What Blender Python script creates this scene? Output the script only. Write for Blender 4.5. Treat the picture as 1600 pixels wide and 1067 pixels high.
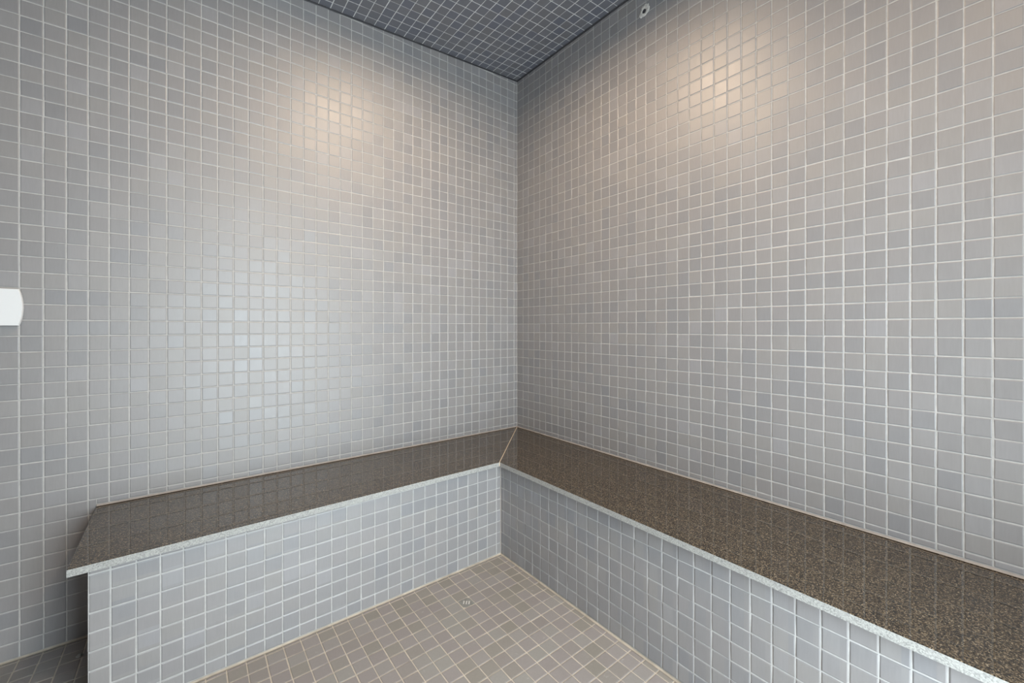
import bpy, math, random
from mathutils import Vector, Matrix

for o in list(bpy.data.objects):
    bpy.data.objects.remove(o, do_unlink=True)
scene = bpy.context.scene
C = scene.collection
random.seed(7)

# ------------------------------------------------------------------ units
# measurements are in tile pitches (50 mm); the room corner is x = 0, y = 0,
# left wall in the plane y = 0, right wall in the plane x = 0.
S = 0.05
FLOOR = -50.1
def W(x, y, z):
    return Vector((x * S, y * S, (z - FLOOR) * S))

# ------------------------------------------------------------------ camera
CAM = (-31.2917, -39.6292, -29.4992)
YAW, FPX, PX, PY = 0.67311, 648.388, 811.093, 512.465
cd = bpy.data.cameras.new('camera')
cam = bpy.data.objects.new('camera', cd)
C.objects.link(cam)
cam.location = W(*CAM)
cam.rotation_euler = (math.pi / 2, 0, -YAW)
cd.sensor_width = 36
cd.lens = FPX / 1600 * 36
cd.shift_x = (800 - PX) / 1600
cd.shift_y = (PY - 533.5) / 1600
cd.clip_start = 0.02
scene.camera = cam

# ------------------------------------------------------------------ world, lights, exposure
world = bpy.data.worlds.new('world')
scene.world = world
world.use_nodes = True
bg = world.node_tree.nodes['Background']
bg.inputs[0].default_value = (0.80, 0.90, 1.0, 1)
bg.inputs[1].default_value = 1.0

def area(name, loc, rot, sx, sy, power, col, shape='RECTANGLE', spread=math.pi):
    l = bpy.data.lights.new(name, 'AREA')
    l.shape = shape
    l.size = sx
    l.size_y = sy
    l.energy = power
    l.color = col
    l.spread = spread
    o = bpy.data.objects.new(name, l)
    C.objects.link(o)
    o.location = loc
    o.rotation_euler = rot
    return o

XEND, YEND = -50.0, -48.0                 # the walls behind and left of the camera
DX0, DX1, DZ = -29.5, -13.0, -14.0         # glazed entrance in the wall behind the camera
# daylight coming in through the glazed entrance
area('daylight', W((DX0 + DX1) / 2, YEND - 3.5, (FLOOR + DZ) / 2), (math.pi / 2, 0, 0),
     (DX1 - DX0) * S * 0.98, (DZ - FLOOR) * S * 0.96, 94, (0.87, 0.93, 1.0))
LAMPS = [(-16.6, -17.5, 18.0), (-21.5, -43.0, 11.0)]   # recessed ceiling lamps (see downlight())

vs = scene.view_settings
vs.view_transform = 'Standard'
vs.look = 'None'
vs.exposure = 0.04
vs.gamma = 1
vs.use_curve_mapping = False

# ------------------------------------------------------------------ node helpers
class N:
    def __init__(s, name):
        s.m = bpy.data.materials.new(name)
        s.m.use_nodes = True
        s.t = s.m.node_tree
        s.b = s.t.nodes['Principled BSDF']
    def n(s, typ, **kw):
        k = s.t.nodes.new(typ)
        for a, v in kw.items():
            if a.startswith('i_'):
                k.inputs[int(a[2:])].default_value = v
            else:
                setattr(k, a, v)
        return k
    def l(s, a, b):
        s.t.links.new(a, b)
    def math(s, op, a, b=None):
        k = s.n('ShaderNodeMath', operation=op)
        for i, v in enumerate((a, b)):
            if v is None: continue
            if isinstance(v, (int, float)): k.inputs[i].default_value = v
            else: s.l(v, k.inputs[i])
        return k.outputs[0]
    def vmath(s, op, a, b):
        k = s.n('ShaderNodeVectorMath', operation=op)
        for i, v in enumerate((a, b)):
            if isinstance(v, (tuple, list)): k.inputs[i].default_value = v
            else: s.l(v, k.inputs[i])
        return k.outputs[0]
    def ramp(s, fac, stops, interp='LINEAR'):
        k = s.n('ShaderNodeValToRGB')
        k.color_ramp.interpolation = interp
        e = k.color_ramp.elements
        while len(e) > 1: e.remove(e[-1])
        e[0].position = stops[0][0]; e[0].color = (*stops[0][1], 1)
        for p, c in stops[1:]:
            q = e.new(p); q.color = (*c, 1)
        s.l(fac, k.inputs[0])
        return k.outputs[0]
    def mix(s, fac, a, b, blend='MIX'):
        k = s.n('ShaderNodeMix', data_type='RGBA', blend_type=blend)
        if isinstance(fac, (int, float)): k.inputs[0].default_value = fac
        else: s.l(fac, k.inputs[0])
        for i, v in ((6, a), (7, b)):
            if isinstance(v, (tuple, list)): k.inputs[i].default_value = (*v, 1)
            else: s.l(v, k.inputs[i])
        return k.outputs[2]

def mat_tile(name, off, pitch, cols, rough=(0.42, 0.54), ior=1.8, stretch=(1, 1, 0.12), bump=0.035,
             scuff=0.0, scuff_col=(0.5, 0.5, 0.47)):
    """glazed mosaic tile: each tile takes its own tone from the grid cell it lies in"""
    k = N(name)
    geo = k.n('ShaderNodeNewGeometry')
    P = geo.outputs['Position']
    v = k.vmath('SUBTRACT', P, off)
    v = k.vmath('DIVIDE', v, pitch)
    v = k.vmath('FLOOR', v, (0, 0, 0))
    wn = k.n('ShaderNodeTexWhiteNoise', noise_dimensions='3D')
    k.l(v, wn.inputs['Vector'])
    big = k.n('ShaderNodeTexNoise', noise_dimensions='3D')
    k.l(P, big.inputs['Vector'])
    big.inputs['Scale'].default_value = 3.2
    big.inputs['Detail'].default_value = 1.0
    f = k.math('ADD', k.math('MULTIPLY', wn.outputs['Value'], 0.55), k.math('MULTIPLY', big.outputs['Fac'], 0.45))
    n = len(cols)
    col = k.ramp(f, [(0.18 + 0.62 * i / (n - 1), c) for i, c in enumerate(cols)])
    # brushed streaks in the glaze
    sv = k.vmath('MULTIPLY', P, tuple(s * 260 for s in stretch))
    st = k.n('ShaderNodeTexNoise', noise_dimensions='3D')
    k.l(sv, st.inputs['Vector'])
    st.inputs['Scale'].default_value = 1.0
    st.inputs['Detail'].default_value = 2.0
    gain = k.math('ADD', k.math('MULTIPLY', st.outputs['Fac'], 0.14), 0.93)
    comb = k.n('ShaderNodeCombineColor')
    for i in range(3): k.l(gain, comb.inputs[i])
    col = k.mix(1.0, col, comb.outputs[0], 'MULTIPLY')
    if scuff:
        sc = k.n('ShaderNodeTexNoise', noise_dimensions='3D')
        k.l(P, sc.inputs['Vector'])
        sc.inputs['Scale'].default_value = 26
        sc.inputs['Detail'].default_value = 5
        sc.inputs['Roughness'].default_value = 0.7
        m = k.ramp(sc.outputs['Fac'], [(0.64, (0, 0, 0)), (0.74, (1, 1, 1))])
        col = k.mix(k.math('MULTIPLY', m, scuff), col, scuff_col)
    k.l(col, k.b.inputs['Base Color'])
    wv = k.n('ShaderNodeTexNoise', noise_dimensions='3D')
    k.l(P, wv.inputs['Vector'])
    wv.inputs['Scale'].default_value = 38
    wv.inputs['Detail'].default_value = 1.5
    r = k.math('ADD', k.math('MULTIPLY', wn.outputs['Value'], (rough[1] - rough[0]) * 0.5),
               k.math('MULTIPLY', st.outputs['Fac'], (rough[1] - rough[0])))
    r = k.math('ADD', r, rough[0] - (rough[1] - rough[0]) * 0.25)
    k.l(r, k.b.inputs['Roughness'])
    k.b.inputs['IOR'].default_value = ior
    h = k.math('ADD', k.math('MULTIPLY', wv.outputs['Fac'], 1.0), k.math('MULTIPLY', st.outputs['Fac'], 0.18))
    bp = k.n('ShaderNodeBump')
    bp.inputs['Strength'].default_value = bump * 4
    bp.inputs['Distance'].default_value = 0.002
    k.l(h, bp.inputs['Height'])
    k.l(bp.outputs[0], k.b.inputs['Normal'])
    return k.m

def mat_plain(name, col, rough=0.5, var=0.12, scale=30, bump=0.0, metal=0.0, ior=1.45):
    k = N(name)
    geo = k.n('ShaderNodeNewGeometry')
    nz = k.n('ShaderNodeTexNoise', noise_dimensions='3D')
    k.l(geo.outputs['Position'], nz.inputs['Vector'])
    nz.inputs['Scale'].default_value = scale
    nz.inputs['Detail'].default_value = 4
    a = tuple(c * (1 - var) for c in col)
    b = tuple(min(1, c * (1 + var)) for c in col)
    k.l(k.ramp(nz.outputs['Fac'], [(0.3, a), (0.7, b)]), k.b.inputs['Base Color'])
    k.b.inputs['Roughness'].default_value = rough
    k.b.inputs['Metallic'].default_value = metal
    k.b.inputs['IOR'].default_value = ior
    if bump:
        bp = k.n('ShaderNodeBump')
        bp.inputs['Strength'].default_value = bump
        bp.inputs['Distance'].default_value = 0.002
        k.l(nz.outputs['Fac'], bp.inputs['Height'])
        k.l(bp.outputs[0], k.b.inputs['Normal'])
    return k.m

def mat_granite(name, polished=True):
    k = N(name)
    geo = k.n('ShaderNodeNewGeometry')
    P = geo.outputs['Position']
    vo = k.n('ShaderNodeTexVoronoi', voronoi_dimensions='3D')
    k.l(P, vo.inputs['Vector'])
    vo.inputs['Scale'].default_value = 500 if polished else 420
    sep = k.n('ShaderNodeSeparateColor')
    k.l(vo.outputs['Color'], sep.inputs[0])
    nz = k.n('ShaderNodeTexNoise', noise_dimensions='3D')
    k.l(P, nz.inputs['Vector'])
    nz.inputs['Scale'].default_value = 230
    nz.inputs['Detail'].default_value = 3
    f = k.math('ADD', k.math('MULTIPLY', sep.outputs[0], 0.62), k.math('MULTIPLY', nz.outputs['Fac'], 0.38))
    if polished:
        col = k.ramp(f, [(0.26, (0.005, 0.0035, 0.002)), (0.45, (0.022, 0.014, 0.007)),
                         (0.60, (0.066, 0.047, 0.027)), (0.73, (0.130, 0.098, 0.062)), (0.86, (0.28, 0.23, 0.165))])
        k.b.inputs['Roughness'].default_value = 0.025
        k.b.inputs['IOR'].default_value = 1.75
    else:
        col = k.ramp(f, [(0.22, (0.22, 0.22, 0.215)), (0.38, (0.28, 0.28, 0.27)), (0.6, (0.33, 0.33, 0.318)),
                         (0.85, (0.39, 0.39, 0.37))])
        k.b.inputs['Roughness'].default_value = 0.6
        bp = k.n('ShaderNodeBump')
        bp.inputs['Strength'].default_value = 0.5
        bp.inputs['Distance'].default_value = 0.002
        k.l(f, bp.inputs['Height'])
        k.l(bp.outputs[0], k.b.inputs['Normal'])
    k.l(col, k.b.inputs['Base Color'])
    return k.m

GW = [(0.205, 0.203, 0.213), (0.216, 0.210, 0.214), (0.226, 0.216, 0.219), (0.231, 0.221, 0.218), (0.242, 0.236, 0.245)]
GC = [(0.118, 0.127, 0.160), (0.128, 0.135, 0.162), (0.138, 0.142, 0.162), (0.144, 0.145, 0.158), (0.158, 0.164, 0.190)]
GF = [(0.216, 0.202, 0.182), (0.230, 0.216, 0.198), (0.234, 0.214, 0.210), (0.246, 0.228, 0.224), (0.248, 0.240, 0.228)]
def offw(x, y, z): return tuple(W(x, y, z))
M = {}
M['wl'] = mat_tile('wall_tile_glaze_left', offw(-0.505, 0.5, 0), (S, 1, S), GW)
M['wr'] = mat_tile('wall_tile_glaze_right', offw(0.5, -0.19, 0), (1, S, S), GW)
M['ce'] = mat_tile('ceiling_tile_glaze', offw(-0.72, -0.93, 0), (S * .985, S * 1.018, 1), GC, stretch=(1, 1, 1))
M['fl'] = mat_tile('floor_tile_glaze', offw(-0.5, -0.36, 0), (S, S, 1), GF, rough=(0.38, 0.55), ior=1.45,
                   stretch=(0.6, 0.6, 0.6), scuff=0.35)
M['grout'] = mat_plain('pale_grout', (0.42, 0.41, 0.40), 0.85, 0.10, 60)
M['cgrout'] = mat_plain('white_ceiling_grout', (0.68, 0.68, 0.68), 0.85, 0.08, 60)
M['fgrout'] = mat_plain('floor_grout', (0.47, 0.42, 0.36), 0.85, 0.15, 40)
M['granite'] = mat_granite('polished_brown_granite', True)
M['granite_edge'] = mat_granite('sawn_granite_edge', False)
M['caulk'] = mat_plain('pink_beige_caulk', (0.29, 0.26, 0.24), 0.55, 0.12, 25)
M['fcaulk'] = mat_plain('floor_caulk', (0.33, 0.29, 0.24), 0.6, 0.2, 30)
M['cream'] = mat_plain('cream_joint_filler', (0.62, 0.52, 0.40), 0.6, 0.1, 60)
M['dark'] = mat_plain('dark_shade', (0.035, 0.035, 0.04), 0.5, 0.2, 40)  # painted shade of the ceiling edge line; also fills the screw hole
M['white'] = mat_plain('white_plastic', (0.70, 0.71, 0.72), 0.35, 0.01, 5)
M['plaster'] = mat_plain('grey_filler', (0.55, 0.53, 0.50), 0.9, 0.2, 120, 0.4)
M['drain'] = mat_plain('grey_drain_metal', (0.20, 0.20, 0.19), 0.45, 0.2, 90)
M['bar'] = mat_plain('pale_drain_bar', (0.52, 0.50, 0.48), 0.4, 0.1, 90)
M['steel'] = mat_plain('dull_steel', (0.42, 0.42, 0.41), 0.38, 0.1, 80, 0, 1.0)
M['frame'] = mat_plain('brushed_door_metal', (0.55, 0.55, 0.56), 0.35, 0.05, 80, 0, 1.0)
def mat_emit(name, col, st):
    k = N(name)
    k.b.inputs['Emission Color'].default_value = (*col, 1)
    k.b.inputs['Emission Strength'].default_value = st
    k.b.inputs['Base Color'].default_value = (0.8, 0.8, 0.8, 1)
    return k.m
M['lens'] = mat_emit('lit_lamp_lens', (1.0, 0.80, 0.58), 6.0)
def mat_glass():
    k = N('clear_door_glass')
    t = k.n('ShaderNodeBsdfTransparent')
    t.inputs[0].default_value = (0.95, 0.98, 0.97, 1)
    g = k.n('ShaderNodeBsdfGlossy')
    g.inputs['Roughness'].default_value = 0.02
    mx = k.n('ShaderNodeMixShader')
    mx.inputs[0].default_value = 0.06
    k.l(t.outputs[0], mx.inputs[1]); k.l(g.outputs[0], mx.inputs[2])
    k.l(mx.outputs[0], k.t.nodes['Material Output'].inputs['Surface'])
    return k.m
M['glass'] = mat_glass()

# ------------------------------------------------------------------ object helpers
def link(name, me, mats, parent=None, base=None):
    o = bpy.data.objects.new(name, me)
    C.objects.link(o)
    if me is not None:
        for m in (mats if isinstance(mats, (list, tuple)) else [mats]):
            if me.materials.find(m.name) < 0: me.materials.append(m)
    if parent is not None: o.parent = parent
    return o

def mesh(name, verts, faces, mi=None, smooth=False):
    me = bpy.data.meshes.new(name)
    me.from_pydata([tuple(v) for v in verts], [], faces)
    if mi:
        for p, i in zip(me.polygons, mi): p.material_index = i
    if smooth:
        for p in me.polygons: p.use_smooth = True
    me.validate(); me.update()
    return me

def tag(o, label=None, cat=None, kind=None, group=None):
    if label: o['label'] = label
    if cat: o['category'] = cat
    if kind: o['kind'] = kind
    if group: o['group'] = group
    return o

def box_data(x0, x1, y0, y1, z0, z1):
    v = [W(x, y, z) for z in (z0, z1) for y in (y0, y1) for x in (x0, x1)]
    f = [(0, 2, 3, 1), (4, 5, 7, 6), (0, 1, 5, 4), (2, 6, 7, 3), (0, 4, 6, 2), (1, 3, 7, 5)]
    return v, f

def boxes(name, bl, mat, parent=None, base=Vector((0, 0, 0))):
    V, F = [], []
    for b in bl:
        v, f = box_data(*b)
        n = len(V)
        V += [p - base for p in v]
        F += [tuple(i + n for i in q) for q in f]
    return link(name, mesh(name, V, F), mat, parent)

def prism(name, poly, z0, z1, mat, parent=None, base=Vector((0, 0, 0)), bev=0.0, edge_mat=None):
    """flat slab from a counter-clockwise outline, top edges eased"""
    n = len(poly)
    cx = sum(p[0] for p in poly) / n; cy = sum(p[1] for p in poly) / n
    def ins(d):
        out = []
        for i in range(n):
            p0, p1, p2 = Vector(poly[i - 1]), Vector(poly[i]), Vector(poly[(i + 1) % n])
            a = (p1 - p0).normalized(); b = (p2 - p1).normalized()
            na, nb = Vector((-a.y, a.x)), Vector((-b.y, b.x))
            m = (na + nb); m = m / max(0.2, m.dot(na))
            out.append(p1 + m * d)
        return out
    rings = [(ins(0), z0), (ins(0), z1 - bev), (ins(bev), z1)] if bev else [(ins(0), z0), (ins(0), z1)]
    V, F, MI = [], [], []
    for r, z in rings: V += [W(p[0], p[1], z) - base for p in r]
    for k in range(len(rings) - 1):
        for i in range(n):
            j = (i + 1) % n
            F.append((k * n + i, k * n + j, (k + 1) * n + j, (k + 1) * n + i)); MI.append(1 if edge_mat else 0)
    t = (len(rings) - 1) * n
    F.append(tuple(range(t, t + n))); MI.append(0)
    F.append(tuple(reversed(range(n)))); MI.append(1 if edge_mat else 0)
    return link(name, mesh(name, V, F, MI), [mat, edge_mat] if edge_mat else mat, parent)

def empty(name, loc):
    o = bpy.data.objects.new(name, None)
    o.empty_display_size = 0.1
    C.objects.link(o)
    o.location = loc
    return o

# ------------------------------------------------------------------ tiles
GR = 0.068      # joint width (tile pitches)
TH = 0.030      # how far a tile stands proud of the joint
def tile_geo(q, g=GR):
    """four corners (u, v) counter-clockwise -> local verts of a softly eased tile"""
    cu = sum(p[0] for p in q) / 4; cv = sum(p[1] for p in q) / 4
    def ring(d):
        out = []
        for i in range(4):
            p0, p1, p2 = Vector(q[i - 1]), Vector(q[i]), Vector(q[(i + 1) % 4])
            a = (p1 - p0).normalized(); b = (p2 - p1).normalized()
            na, nb = Vector((-a.y, a.x)), Vector((-b.y, b.x))
            m = na + nb; m = m / max(0.3, m.dot(na))
            r = p1 + m * d
            out.append((r.x - cu, r.y - cv))
        return out
    rs = [(ring(g / 2), -0.02), (ring(g / 2), TH * 0.55), (ring(g / 2 + 0.035), TH)]
    V = [(x, y, h) for r, h in rs for x, y in r]
    F = []
    for k in range(2):
        for i in range(4):
            j = (i + 1) % 4
            F.append((4 * k + i, 4 * k + j, 4 * k + 4 + j, 4 * k + 4 + i))
    F.append((8, 9, 10, 11))
    return cu, cv, V, F

fw = Vector((math.sin(YAW), math.cos(YAW), 0)); rt = Vector((math.cos(YAW), -math.sin(YAW), 0))
def px(p):
    d = Vector(p) - Vector(CAM)
    w = d.dot(fw)
    if w < 0.5: return None
    return PX + FPX * d.dot(rt) / w, PY - FPX * d.z / w
def seen(pts):
    """size (pixels) at which a tile shows in the photograph"""
    q = [px(p) for p in pts]
    if any(a is None for a in q): return 0
    q = [(min(1600, max(0, a)), min(1067, max(0, b))) for a, b in q]
    s = 0
    for i in range(4):
        x0, y0 = q[i]; x1, y1 = q[(i + 1) % 4]
        s += x0 * y1 - x1 * y0
    return abs(s) / 2

_cache = {}
def lay(parent, base, O, U, V, quads, mat, matkey, limit=300, tilt=0.011, shift=0.010, rest_label=None, build_unseen=True, slope=0.0):
    """lay tiles on a plane: the ones that show largest are objects of their own, the rest one joined part"""
    O, U, V = Vector(O), Vector(U).normalized(), Vector(V).normalized()
    Nn = U.cross(V)
    items = []
    for q in quads:
        pts = [O + U * a + V * b for a, b in q]
        items.append((seen(pts), q))
    items.sort(key=lambda t: -t[0])
    RV, RF = [], []
    for i, (s, q) in enumerate(items):
        if s <= 0 and not build_unseen: continue
        cu, cv, TV, TF = tile_geo(q)
        c = O + U * (cu + random.uniform(-shift, shift)) + V * (cv + random.uniform(-shift, shift)) + Nn * random.uniform(-0.004, 0.004)
        R = Matrix((U, V, Nn)).transposed() @ Matrix.Rotation(random.gauss(0, tilt), 3, 'X') @ Matrix.Rotation(random.gauss(0, tilt), 3, 'Y') @ Matrix.Rotation(random.gauss(0, 0.004), 3, 'Z')
        if i < limit and s > 0:
            key = (matkey,) + tuple(round(x, 3) for t in TV for x in t)
            me = _cache.get(key)
            if me is None:
                me = mesh('tile', [tuple(x * S for x in t) for t in TV], TF)
                _cache[key] = me
            o = link('tile', me, mat, parent)
            o.matrix_local = Matrix.Translation(W(*c) - base) @ R.to_4x4()
        else:
            n = len(RV)
            wc = W(*c) - base
            RV += [wc + R @ (Vector(t) * S) for t in TV]
            RF += [tuple(k + n for k in f) for f in TF]
    if RV:
        o = link('further_tiles', mesh('further_tiles', RV, RF), mat, parent)
        o['kind'] = 'stuff'
    return

def grid(us, vs_, lo_u, hi_u, lo_v, hi_v, mn=0.16):
    """cells between joint lines clipped to a rectangle"""
    def cells(ls, lo, hi):
        e = [lo] + [x for x in sorted(ls) if lo + mn < x < hi - mn] + [hi]
        return list(zip(e[:-1], e[1:]))
    return [(a, b, c, d) for a, b in cells(us, lo_u, hi_u) for c, d in cells(vs_, lo_v, hi_v)]
def rect(a, b, c, d): return [(a, c), (b, c), (b, d), (a, d)]

def zc(x, y): return 0.53 + 0.068 * x + 0.008 * y      # the ceiling falls gently to the left
ROWS = [-float(r) for r in range(-3, 52)]
SEAT = -41.50       # top of the granite seat
PAN = 9.0           # bench front face
OH = 9.48           # granite front edge
ENDX = -35.34       # left end of the bench front
SLABX = -36.12
YB = YEND + 0.1     # the right bench runs past the camera
O0 = Vector((0, 0, 0))

# ------------------------------------------------------------------ the room shell
zt = 3.0
wl = boxes('wall_left', [(XEND - 2, 2, 0, 2, FLOOR - 2, zt)], M['grout'])
tag(wl, 'tall left wall of small glossy grey square mosaic tiles with pale grout', 'wall', 'structure')
wr = boxes('wall_right', [(0, 2, YEND - 2, 0, FLOOR - 2, zt)], M['grout'])
tag(wr, 'tall right wall of small grey square mosaic tiles with a warm glow near the top', 'wall', 'structure')
fl = boxes('floor', [(XEND - 2, 0, YEND - 2, 0, FLOOR - 2, FLOOR)], M['fgrout'])
tag(fl, 'brownish mauve square tiled floor with cream grout below the bench', 'floor', 'structure')
def ceil_mesh():
    cs = [(0, 0), (XEND, 0), (XEND, YEND), (0, YEND)]
    v = [W(x, y, zc(x, y)) for x, y in cs] + [W(x, y, 3.0) for x, y in cs]
    f = [(0, 1, 2, 3), (7, 6, 5, 4), (0, 4, 5, 1), (1, 5, 6, 2), (2, 6, 7, 3), (3, 7, 4, 0)]
    return mesh('ceiling', v, f)
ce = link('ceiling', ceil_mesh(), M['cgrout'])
tag(ce, 'dark blue grey mosaic tiled ceiling with pale grout lines', 'ceiling', 'structure')
wb = boxes('wall_rear', [(XEND, DX0, YEND - 2, YEND, FLOOR, zt), (DX1, 0, YEND - 2, YEND, FLOOR, zt),
                         (DX0, DX1, YEND - 2, YEND, DZ, zt)], M['grout'])
tag(wb, 'grey mosaic tiled wall behind the camera around the glazed entrance', 'wall', 'structure')
we = boxes('wall_side', [(XEND - 2, XEND, YEND - 2, 0, FLOOR, zt)], M['grout'])
tag(we, 'grey mosaic tiled side wall outside the picture on the left', 'wall', 'structure')

# left wall: joints every pitch; rows clipped by the sloping ceiling, the seat and the floor
UL = [-(0.505 + k) for k in range(0, 60)]
q = []
for a, b, c, d in grid(UL, ROWS, XEND + 0.05, -0.03, FLOOR + 0.12, 1.0):
    if a < SLABX < b and c < SEAT + 0.13:                  # notched column at the end of the seat
        q.append(rect(a, SLABX + 0.03, c, d))
        a = SLABX + 0.0
        if d < SEAT + 0.25: continue
        c = SEAT + 0.13
        q.append(rect(a, b, c, d))
        continue
    if (a + b) / 2 > SLABX and c < SEAT + 0.13:
        if d < SEAT + 0.25: continue
        c = SEAT + 0.13
    ta, tb = zc(a, 0) - 0.07, zc(b, 0) - 0.07
    if c > min(ta, tb) - 0.16: continue
    q.append([(a, c), (b, c), (b, min(d, tb)), (a, min(d, ta))])
lay(wl, O0, (0, 0, 0), (1, 0, 0), (0, 0, 1), q, M['wl'], 'wl')
# right wall
UR = [0.19 + 1.0 * k for k in range(1, 70)]
q = []
for a, b, c, d in grid(UR, ROWS, 0.03, -YEND - 0.05, FLOOR + 0.12, 1.0):
    if (a + b) / 2 < -YB and c < SEAT + 0.13:
        if d < SEAT + 0.25: continue
        c = SEAT + 0.13
    ta, tb = zc(0, -a) - 0.07, zc(0, -b) - 0.07
    if c > min(ta, tb) - 0.16: continue
    q.append([(a, c), (b, c), (b, min(d, tb)), (a, min(d, ta))])
lay(wr, O0, (0, 0, 0), (0, -1, 0), (0, 0, 1), q, M['wr'], 'wr')
# ceiling (u runs along y, v along x)
Uc, Vc = Vector((0, 1, 0.008)), Vector((1, 0, 0.068))
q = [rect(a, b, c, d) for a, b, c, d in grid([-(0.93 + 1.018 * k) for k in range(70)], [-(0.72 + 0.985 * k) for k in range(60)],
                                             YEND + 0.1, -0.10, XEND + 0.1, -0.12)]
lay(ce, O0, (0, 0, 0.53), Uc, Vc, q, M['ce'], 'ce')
# floor
FU = [-(0.5 + k) for k in range(60)]
FV = [-(0.36 + k) for k in range(70)]
DRAIN = (-14.98, -12.84)
q = []
for a, b, c, d in grid(FU, FV, XEND + 0.05, -9.1, YEND + 0.05, -0.12):
    if a < DRAIN[0] < b and c < DRAIN[1] < d: continue
    if b > ENDX - 0.15 and d > -9.12:                      # under the bench: cut away
        if a < ENDX - 0.35 and c > -9.2: b = ENDX - 0.1
        elif c < -9.35 and a > ENDX: d = -9.12
        else: continue
    if b - a < 0.16 or d - c < 0.16: continue
    q.append(rect(a, b, c, d))
lay(fl, O0, (0, 0, FLOOR), (1, 0, 0), (0, 1, 0), q, M['fl'], 'fl', tilt=0.008)
# the two walls that only show in reflections
q = [rect(a, b, c, d) for a, b, c, d in grid([k + 0.5 for k in range(60)], ROWS, 0.05, -XEND - 0.05, FLOOR + 0.1, -3.2)
     if not (-b > DX0 - 1.2 and -a < DX1 + 1.2 and c < DZ + 1.0)]
lay(wb, O0, (0, YEND, 0), (-1, 0, 0), (0, 0, 1), q, M['wl'], 'wb', limit=0)
q = [rect(a, b, c, d) for a, b, c, d in grid([-(k + 0.19) for k in range(70)], ROWS, YEND + 0.05, -0.05, FLOOR + 0.1, -3.2)]
lay(we, O0, (XEND, 0, 0), (0, 1, 0), (0, 0, 1), q, M['wr'], 'we', limit=0)

# dark strips painted in for the ceiling's shadow line; caulk bead at the floor
def bead(name, p, r, n1, n2, mat, parent, base=O0, w=0.11):
    """three-sided fillet along p -> r in the angle between the planes with normals n1, n2"""
    p, r, n1, n2 = (Vector(t) for t in (p, r, n1, n2))
    k = 5
    prof = [Vector((0, 0, 0))]
    for i in range(k + 1):
        t = math.pi / 2 * i / k
        prof.append(n1 * (w * (1 - math.sin(t) * 0.78)) + n2 * (w * (1 - math.cos(t) * 0.78)))
    V = [W(*(e + a)) - base for e in (p, r) for a in prof]
    m = len(prof)
    F = [(i, (i + 1) % m, m + (i + 1) % m, m + i) for i in range(m)] + [tuple(range(m))[::-1], tuple(range(m, 2 * m))]
    me = mesh(name, V, F)
    return link(name, me, mat, parent)
X, Y, Z = Vector((1, 0, 0)), Vector((0, 1, 0)), Vector((0, 0, 1))
bead('shadow_line', (-0.02, 0, zc(0, 0)), (XEND, 0, zc(XEND, 0)), -Y, -Z, M['dark'], ce, w=0.14)
bead('shadow_line', (0, -0.02, zc(0, 0)), (0, YEND, zc(0, YEND)), -X, -Z, M['dark'], ce, w=0.16)
bead('caulk_bead', (XEND, 0, FLOOR), (ENDX, 0, FLOOR), -Y, Z, M['fcaulk'], fl, w=0.13)

# old screw hole smeared with filler near the top of the right wall
def smear():
    y0, z0, x0 = -18.02, -1.72, -0.036
    V, F = [], []
    n = 26
    rnd = random.Random(3)
    for i in range(n):
        t = 2 * math.pi * i / n
        ri = 0.19 * (1 + rnd.uniform(-0.12, 0.12))
        ro = 0.42 + rnd.uniform(-0.05, 0.09) + 0.16 * max(0, math.cos(t - 1.0)) + 0.10 * max(0, math.cos(t - 4.2))
        for r, dx in ((ri, 0.0), (ri * 1.15, -0.03), (ro * 0.9, -0.02), (ro, 0.012)):
            V.append(W(x0 + dx, y0 + math.cos(t + math.pi) * r, z0 + math.sin(t) * r))
    for i in range(n):
        j = (i + 1) % n
        for k in range(3):
            F.append((4 * i + k, 4 * j + k, 4 * j + k + 1, 4 * i + k + 1))
    return mesh('filler_smear', V, F, smooth=True)
link('filler_smear', smear(), M['plaster'], wr)
def disc(name, c, U, V, r, n, mat, parent, base=O0):
    Nn = Vector(U).cross(Vector(V))
    V_ = [W(*(Vector(c) + Vector(U) * math.cos(2 * math.pi * i / n) * r + Vector(V) * math.sin(2 * math.pi * i / n) * r + Nn * h)) - base
          for h in (0, 0.012) for i in range(n)]
    F = [(i, (i + 1) % n, n + (i + 1) % n, n + i) for i in range(n)] + [tuple(range(n, 2 * n))]
    return link(name, mesh(name, V_, F), mat, parent)
disc('screw_hole', (-0.034, -18.02, -1.72), (0, -1, 0), (0, 0, 1), 0.17, 18, M['dark'], wr)

# ------------------------------------------------------------------ the bench
bb = W(-9, -9, FLOOR)
bench = empty('corner_bench', bb)
tag(bench, 'low L-shaped tiled corner bench with brown granite seat along both walls', 'bench')
JW = 0.032
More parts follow.
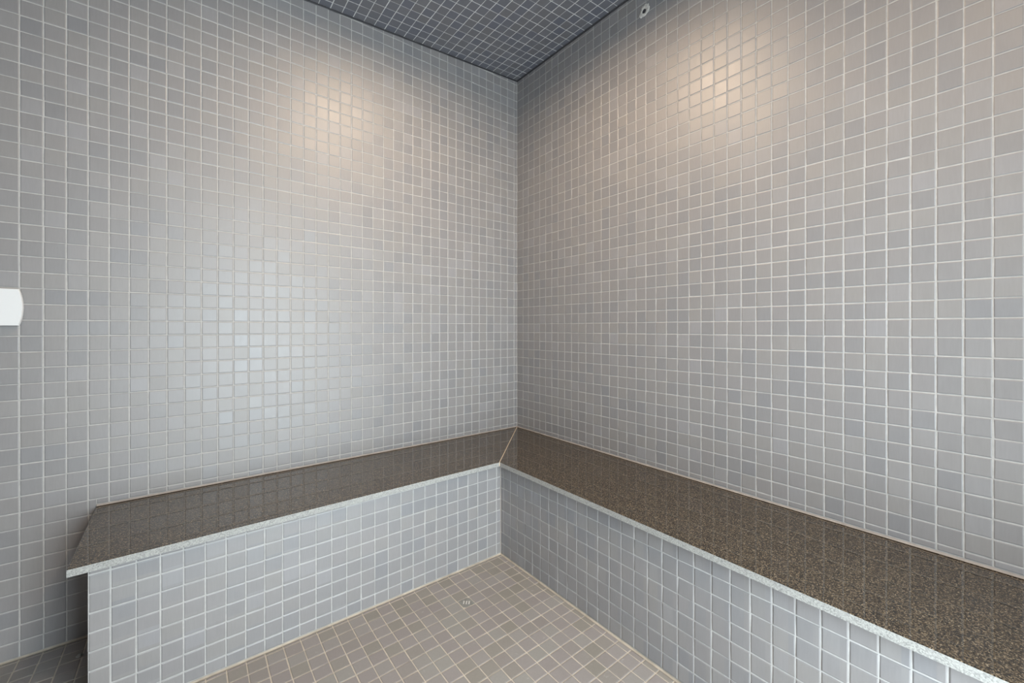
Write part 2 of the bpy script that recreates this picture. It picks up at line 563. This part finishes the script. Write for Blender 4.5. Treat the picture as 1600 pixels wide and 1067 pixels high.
# granite seat, mitred at the corner
k = JW / math.sqrt(2)
sl = prism('seat_slab', [(-0.06 - 2 * k, -0.06), (SLABX, -0.06), (SLABX + 0.10, -OH - 0.05), (-OH - 2 * k, -OH)], SEAT - 0.40, SEAT, M['granite'], bench, bb, 0.025, M['granite_edge'])
sl['label'] = 'speckled brown granite seat on the left with pale sawn edge'
sr = prism('seat_slab', [(-0.06, -0.06 - 2 * k), (-OH, -OH - 2 * k), (-OH - 0.06, YB), (-0.06, YB)], SEAT - 0.40, SEAT, M['granite'], bench, bb, 0.025, M['granite_edge'])
sr['label'] = 'speckled brown granite seat on the right with pale sawn edge'
for s_ in (sl, sr):
    # eased top border stays polished
    me = s_.data
    for p in me.polygons:
        if p.normal.z > 0.3: p.material_index = 0
mj = prism('miter_joint', [(-0.06, -0.06), (-0.06 - 2 * k, -0.06), (-OH - 2 * k, -OH), (-OH, -OH), (-OH, -OH - 2 * k), (-0.06, -0.06 - 2 * k)], SEAT - 0.38, SEAT + 0.012, M['cream'], bench, bb)
mj['label'] = 'cream filler line in the mitred corner of the seat'
bead('caulk_bead', (-0.05, -0.05, SEAT), (SLABX, -0.05, SEAT), -Y, Z, M['caulk'], bench, bb, 0.14)
bead('caulk_bead', (-0.05, -0.05, SEAT), (-0.05, YB, SEAT), -X, Z, M['caulk'], bench, bb, 0.14)
bead('caulk_bead', (-PAN, -PAN, FLOOR), (ENDX, -PAN, FLOOR), -Y, Z, M['fcaulk'], bench, bb, 0.14)
bead('caulk_bead', (-PAN, -PAN, FLOOR), (-PAN, YB, FLOOR), -X, Z, M['fcaulk'], bench, bb, 0.14)
bead('caulk_bead', (-PAN, -PAN, FLOOR), (-PAN, -PAN, SEAT - 0.4), -X, -Y, M['caulk'], bench, bb, 0.10)
# fronts
pl = boxes('front_panel', [(ENDX, -8.0, -PAN, -8.0, FLOOR, SEAT - 0.40)], M['grout'], bench, bb)
pl['label'] = 'pale grey tiled bench front facing the camera on the left'
pr = boxes('front_panel', [(-PAN, -8.0, YB, -PAN, FLOOR, SEAT - 0.40)], M['grout'], bench, bb)
pr['label'] = 'grey tiled bench front running towards the camera on the right'
pe = boxes('end_panel', [(ENDX, ENDX + 1, -8.0, -0.05, FLOOR, SEAT - 0.40)], M['grout'], bench, bb)
def sloped(us, lo_u, hi_u, z0, slope, nrow, zlo, zhi, mn=0.13):
    out = []
    e = [lo_u] + [x for x in sorted(us) if lo_u + 0.1 < x < hi_u - 0.1] + [hi_u]
    for a, b in zip(e[:-1], e[1:]):
        for r in range(-1, nrow):
            f = lambda u, i: z0 - i + slope * u
            t = (min(zhi, f(a, r)), min(zhi, f(b, r)))
            m = (max(zlo, f(a, r + 1)), max(zlo, f(b, r + 1)))
            if t[0] - m[0] < mn or t[1] - m[1] < mn: continue
            out.append([(a, m[0]), (b, m[1]), (b, t[1]), (a, t[0])])
    return out
# left front: u = x
q = sloped([-(9.5 + k) for k in range(26)], ENDX + 0.01, -PAN - 0.02, -42.03 + 9 * 0.0092, 0.0092, 9, FLOOR + 0.14, SEAT - 0.41)
lay(pl, bb, (0, -PAN, 0), (1, 0, 0), (0, 0, 1), q, M['wl'], 'pl')
# right front: u = -y
q = sloped([9.495 + k for k in range(60)], PAN + 0.02, -YB - 0.02, -42.04 - 9 * 0.0040, 0.0040, 9, FLOOR + 0.14, SEAT - 0.41)
lay(pr, bb, (-PAN, 0, 0), (0, -1, 0), (0, 0, 1), q, M['wr'], 'pr')
q = sloped([0.45 + k for k in range(9)], 0.05, 8.95, -42.3, 0, 9, FLOOR + 0.14, SEAT - 0.41)
lay(pe, bb, (ENDX, 0, 0), (0, -1, 0), (0, 0, 1), q, M['wr'], 'pe')

# ------------------------------------------------------------------ small things
# white control unit on the left wall, cut by the picture's edge
def control():
    x1, x0, z0, z1 = -39.30, -42.9, -29.36, -27.08
    zc_ = (z0 + z1) / 2
    base = W((x0 + x1) / 2, 0, zc_)
    e = empty('wall_control', base)
    tag(e, 'white plastic control unit with bowed side on left wall at picture edge', 'control unit')
    def body(name, gx, gz, y0, y1, bow, ease):
        hw = (x1 - x0) / 2 - gx; hh = (z1 - z0) / 2 - gz
        cx = (x0 + x1) / 2
        prof = []
        n = 10
        for i in range(n + 1):           # right side, bottom to top, bowed outward
            t = -1 + 2 * i / n
            prof.append((hw - bow * t * t, t * hh))
        for i in range(n + 1):
            t = 1 - 2 * i / n
            prof.append((-hw + bow * t * t, t * hh))
        m = len(prof)
        V, F = [], []
        for s_, y in ((1, y0), (1, y1 + ease), (1 - ease * 0.45, y1)):
            for a, b in prof:
                V.append(W(cx + a * (1 if s_ == 1 else (hw - ease * 0.5) / hw), y, zc_ + b * (1 if s_ == 1 else (hh - ease * 0.5) / hh)) - base)
        for r in range(2):
            for i in range(m):
                j = (i + 1) % m
                F.append((r * m + i, r * m + j, (r + 1) * m + j, (r + 1) * m + i))
        F.append(tuple(range(2 * m, 3 * m)))
        return link(name, mesh(name, V, F), M['white'], e)
    body('back_plate', 0.12, 0.12, -0.02, -0.16, 0.14, 0.03)
    body('cover', 0.0, 0.0, -0.16, -0.42, 0.17, 0.06)
control()

# small slotted drain set in place of one floor tile
def drain():
    x, y = DRAIN
    base = W(x, y, FLOOR)
    e = empty('floor_drain', base)
    tag(e, 'small slotted metal drain set among the floor tiles', 'drain')
    h = 0.46
    ang = YAW
    def poly(pts, z0, z1, name, m):
        n = len(pts)
        V_ = [W(x + a, y + b, FLOOR + z) - base for z in (z0, z1) for a, b in pts]
        F = [(i, (i + 1) % n, n + (i + 1) % n, n + i) for i in range(n)] + [tuple(range(n, 2 * n))]
        return link(name, mesh(name, V_, F), m, e)
    c = 0.16
    poly([(-h + c, -h), (h, -h), (h, h - c), (h - c, h), (-h, h), (-h, -h + c)], 0, 0.022, 'plate', M['drain'])
    u = (math.cos(ang), -math.sin(ang)); v = (math.sin(ang), math.cos(ang))
    for i in (-1, 0, 1):
        cx, hw, hl = i * 0.20, 0.045, 0.17
        pts = [(u[0] * (cx + a) + v[0] * b, u[1] * (cx + a) + v[1] * b) for a, b in ((-hw, -hl), (hw, -hl), (hw, hl), (-hw, hl))]
        poly(pts, 0.02, 0.034, 'bar', M['bar'])
drain()

# small round fitting on the floor in the bench's shadow
def fitting():
    c = (-36.62, -2.05)
    base = W(c[0], c[1], FLOOR + TH)
    e = empty('floor_fitting', base)
    tag(e, 'small round metal cap on floor in dark gap beside bench end', 'floor cap')
    n = 20
    def lathe(name, prof, m):
        V, F = [], []
        for r, h in prof:
            V += [W(c[0] + r * math.cos(2 * math.pi * i / n), c[1] + r * math.sin(2 * math.pi * i / n), FLOOR + TH + h) - base for i in range(n)]
        for k_ in range(len(prof) - 1):
            for i in range(n):
                j = (i + 1) % n
                F.append((k_ * n + i, k_ * n + j, (k_ + 1) * n + j, (k_ + 1) * n + i))
        F.append(tuple(range((len(prof) - 1) * n, len(prof) * n)))
        return link(name, mesh(name, V, F, smooth=False), m, e)
    lathe('flange', [(0.17, 0), (0.17, 0.02), (0.14, 0.04), (0.10, 0.045)], M['steel'])
    lathe('cap', [(0.10, 0.04), (0.10, 0.10), (0.08, 0.12), (0.02, 0.125)], M['steel'])
fitting()

# recessed ceiling lamps (above the picture)
def downlight(x, y, power, label):
    z = zc(x, y)
    base = W(x, y, z)
    e = empty('downlight', base)
    tag(e, label, 'ceiling lamp', group='ceiling downlights')
    n = 40
    def lathe(name, prof, m):
        V, F = [], []
        for r, h in prof:
            V += [Vector((r * math.cos(2 * math.pi * i / n), r * math.sin(2 * math.pi * i / n), h)) * S for i in range(n)]
        for k_ in range(len(prof) - 1):
            for i in range(n):
                j = (i + 1) % n
                F.append((k_ * n + j, k_ * n + i, (k_ + 1) * n + i, (k_ + 1) * n + j))
        if prof[-1][0] < 0.05: pass
        return link(name, mesh(name, V, F), m, e)
    lathe('trim_ring', [(2.4, -0.03), (2.35, -0.16), (2.1, -0.20), (2.0, -0.12)], M['white'])
    lathe('lens', [(2.02, -0.12), (1.2, -0.14), (0.01, -0.14)], M['lens'])
    l = area('downlight_light', base + Vector((0, 0, -0.22 * S)), (0, 0, 0), 3.8 * S, 3.8 * S, power, (1.0, 0.75, 0.52), 'DISK', math.radians(172))
downlight(*LAMPS[0], 'round recessed warm ceiling lamp above the corner bench')
downlight(*LAMPS[1], 'round recessed warm ceiling lamp above the entrance')

# glazed entrance behind the camera
base = W((DX0 + DX1) / 2, YEND - 1, FLOOR)
door = empty('door_1', base)
tag(door, 'glazed entrance door in a metal frame behind the camera', 'door', 'structure')
f = 1.0
boxes('door_frame', [(DX0, DX0 + f, YEND - 1.6, YEND - 0.4, FLOOR, DZ), (DX1 - f, DX1, YEND - 1.6, YEND - 0.4, FLOOR, DZ),
                     (DX0 + f, DX1 - f, YEND - 1.6, YEND - 0.4, DZ - f, DZ)], M['frame'], door, base)
boxes('pane', [(DX0 + f, DX1 - f, YEND - 1.1, YEND - 0.9, FLOOR + 0.2, DZ - f)], M['glass'], door, base)
boxes('pull_handle', [(DX0 + 3, DX0 + 3.5, YEND - 0.5, YEND - 0.1, FLOOR + 16, FLOOR + 24),
                      (DX0 + 3, DX0 + 3.5, YEND - 0.9, YEND - 0.5, FLOOR + 16, FLOOR + 16.6),
                      (DX0 + 3, DX0 + 3.5, YEND - 0.9, YEND - 0.5, FLOOR + 23.4, FLOOR + 24)], M['frame'], door, base)
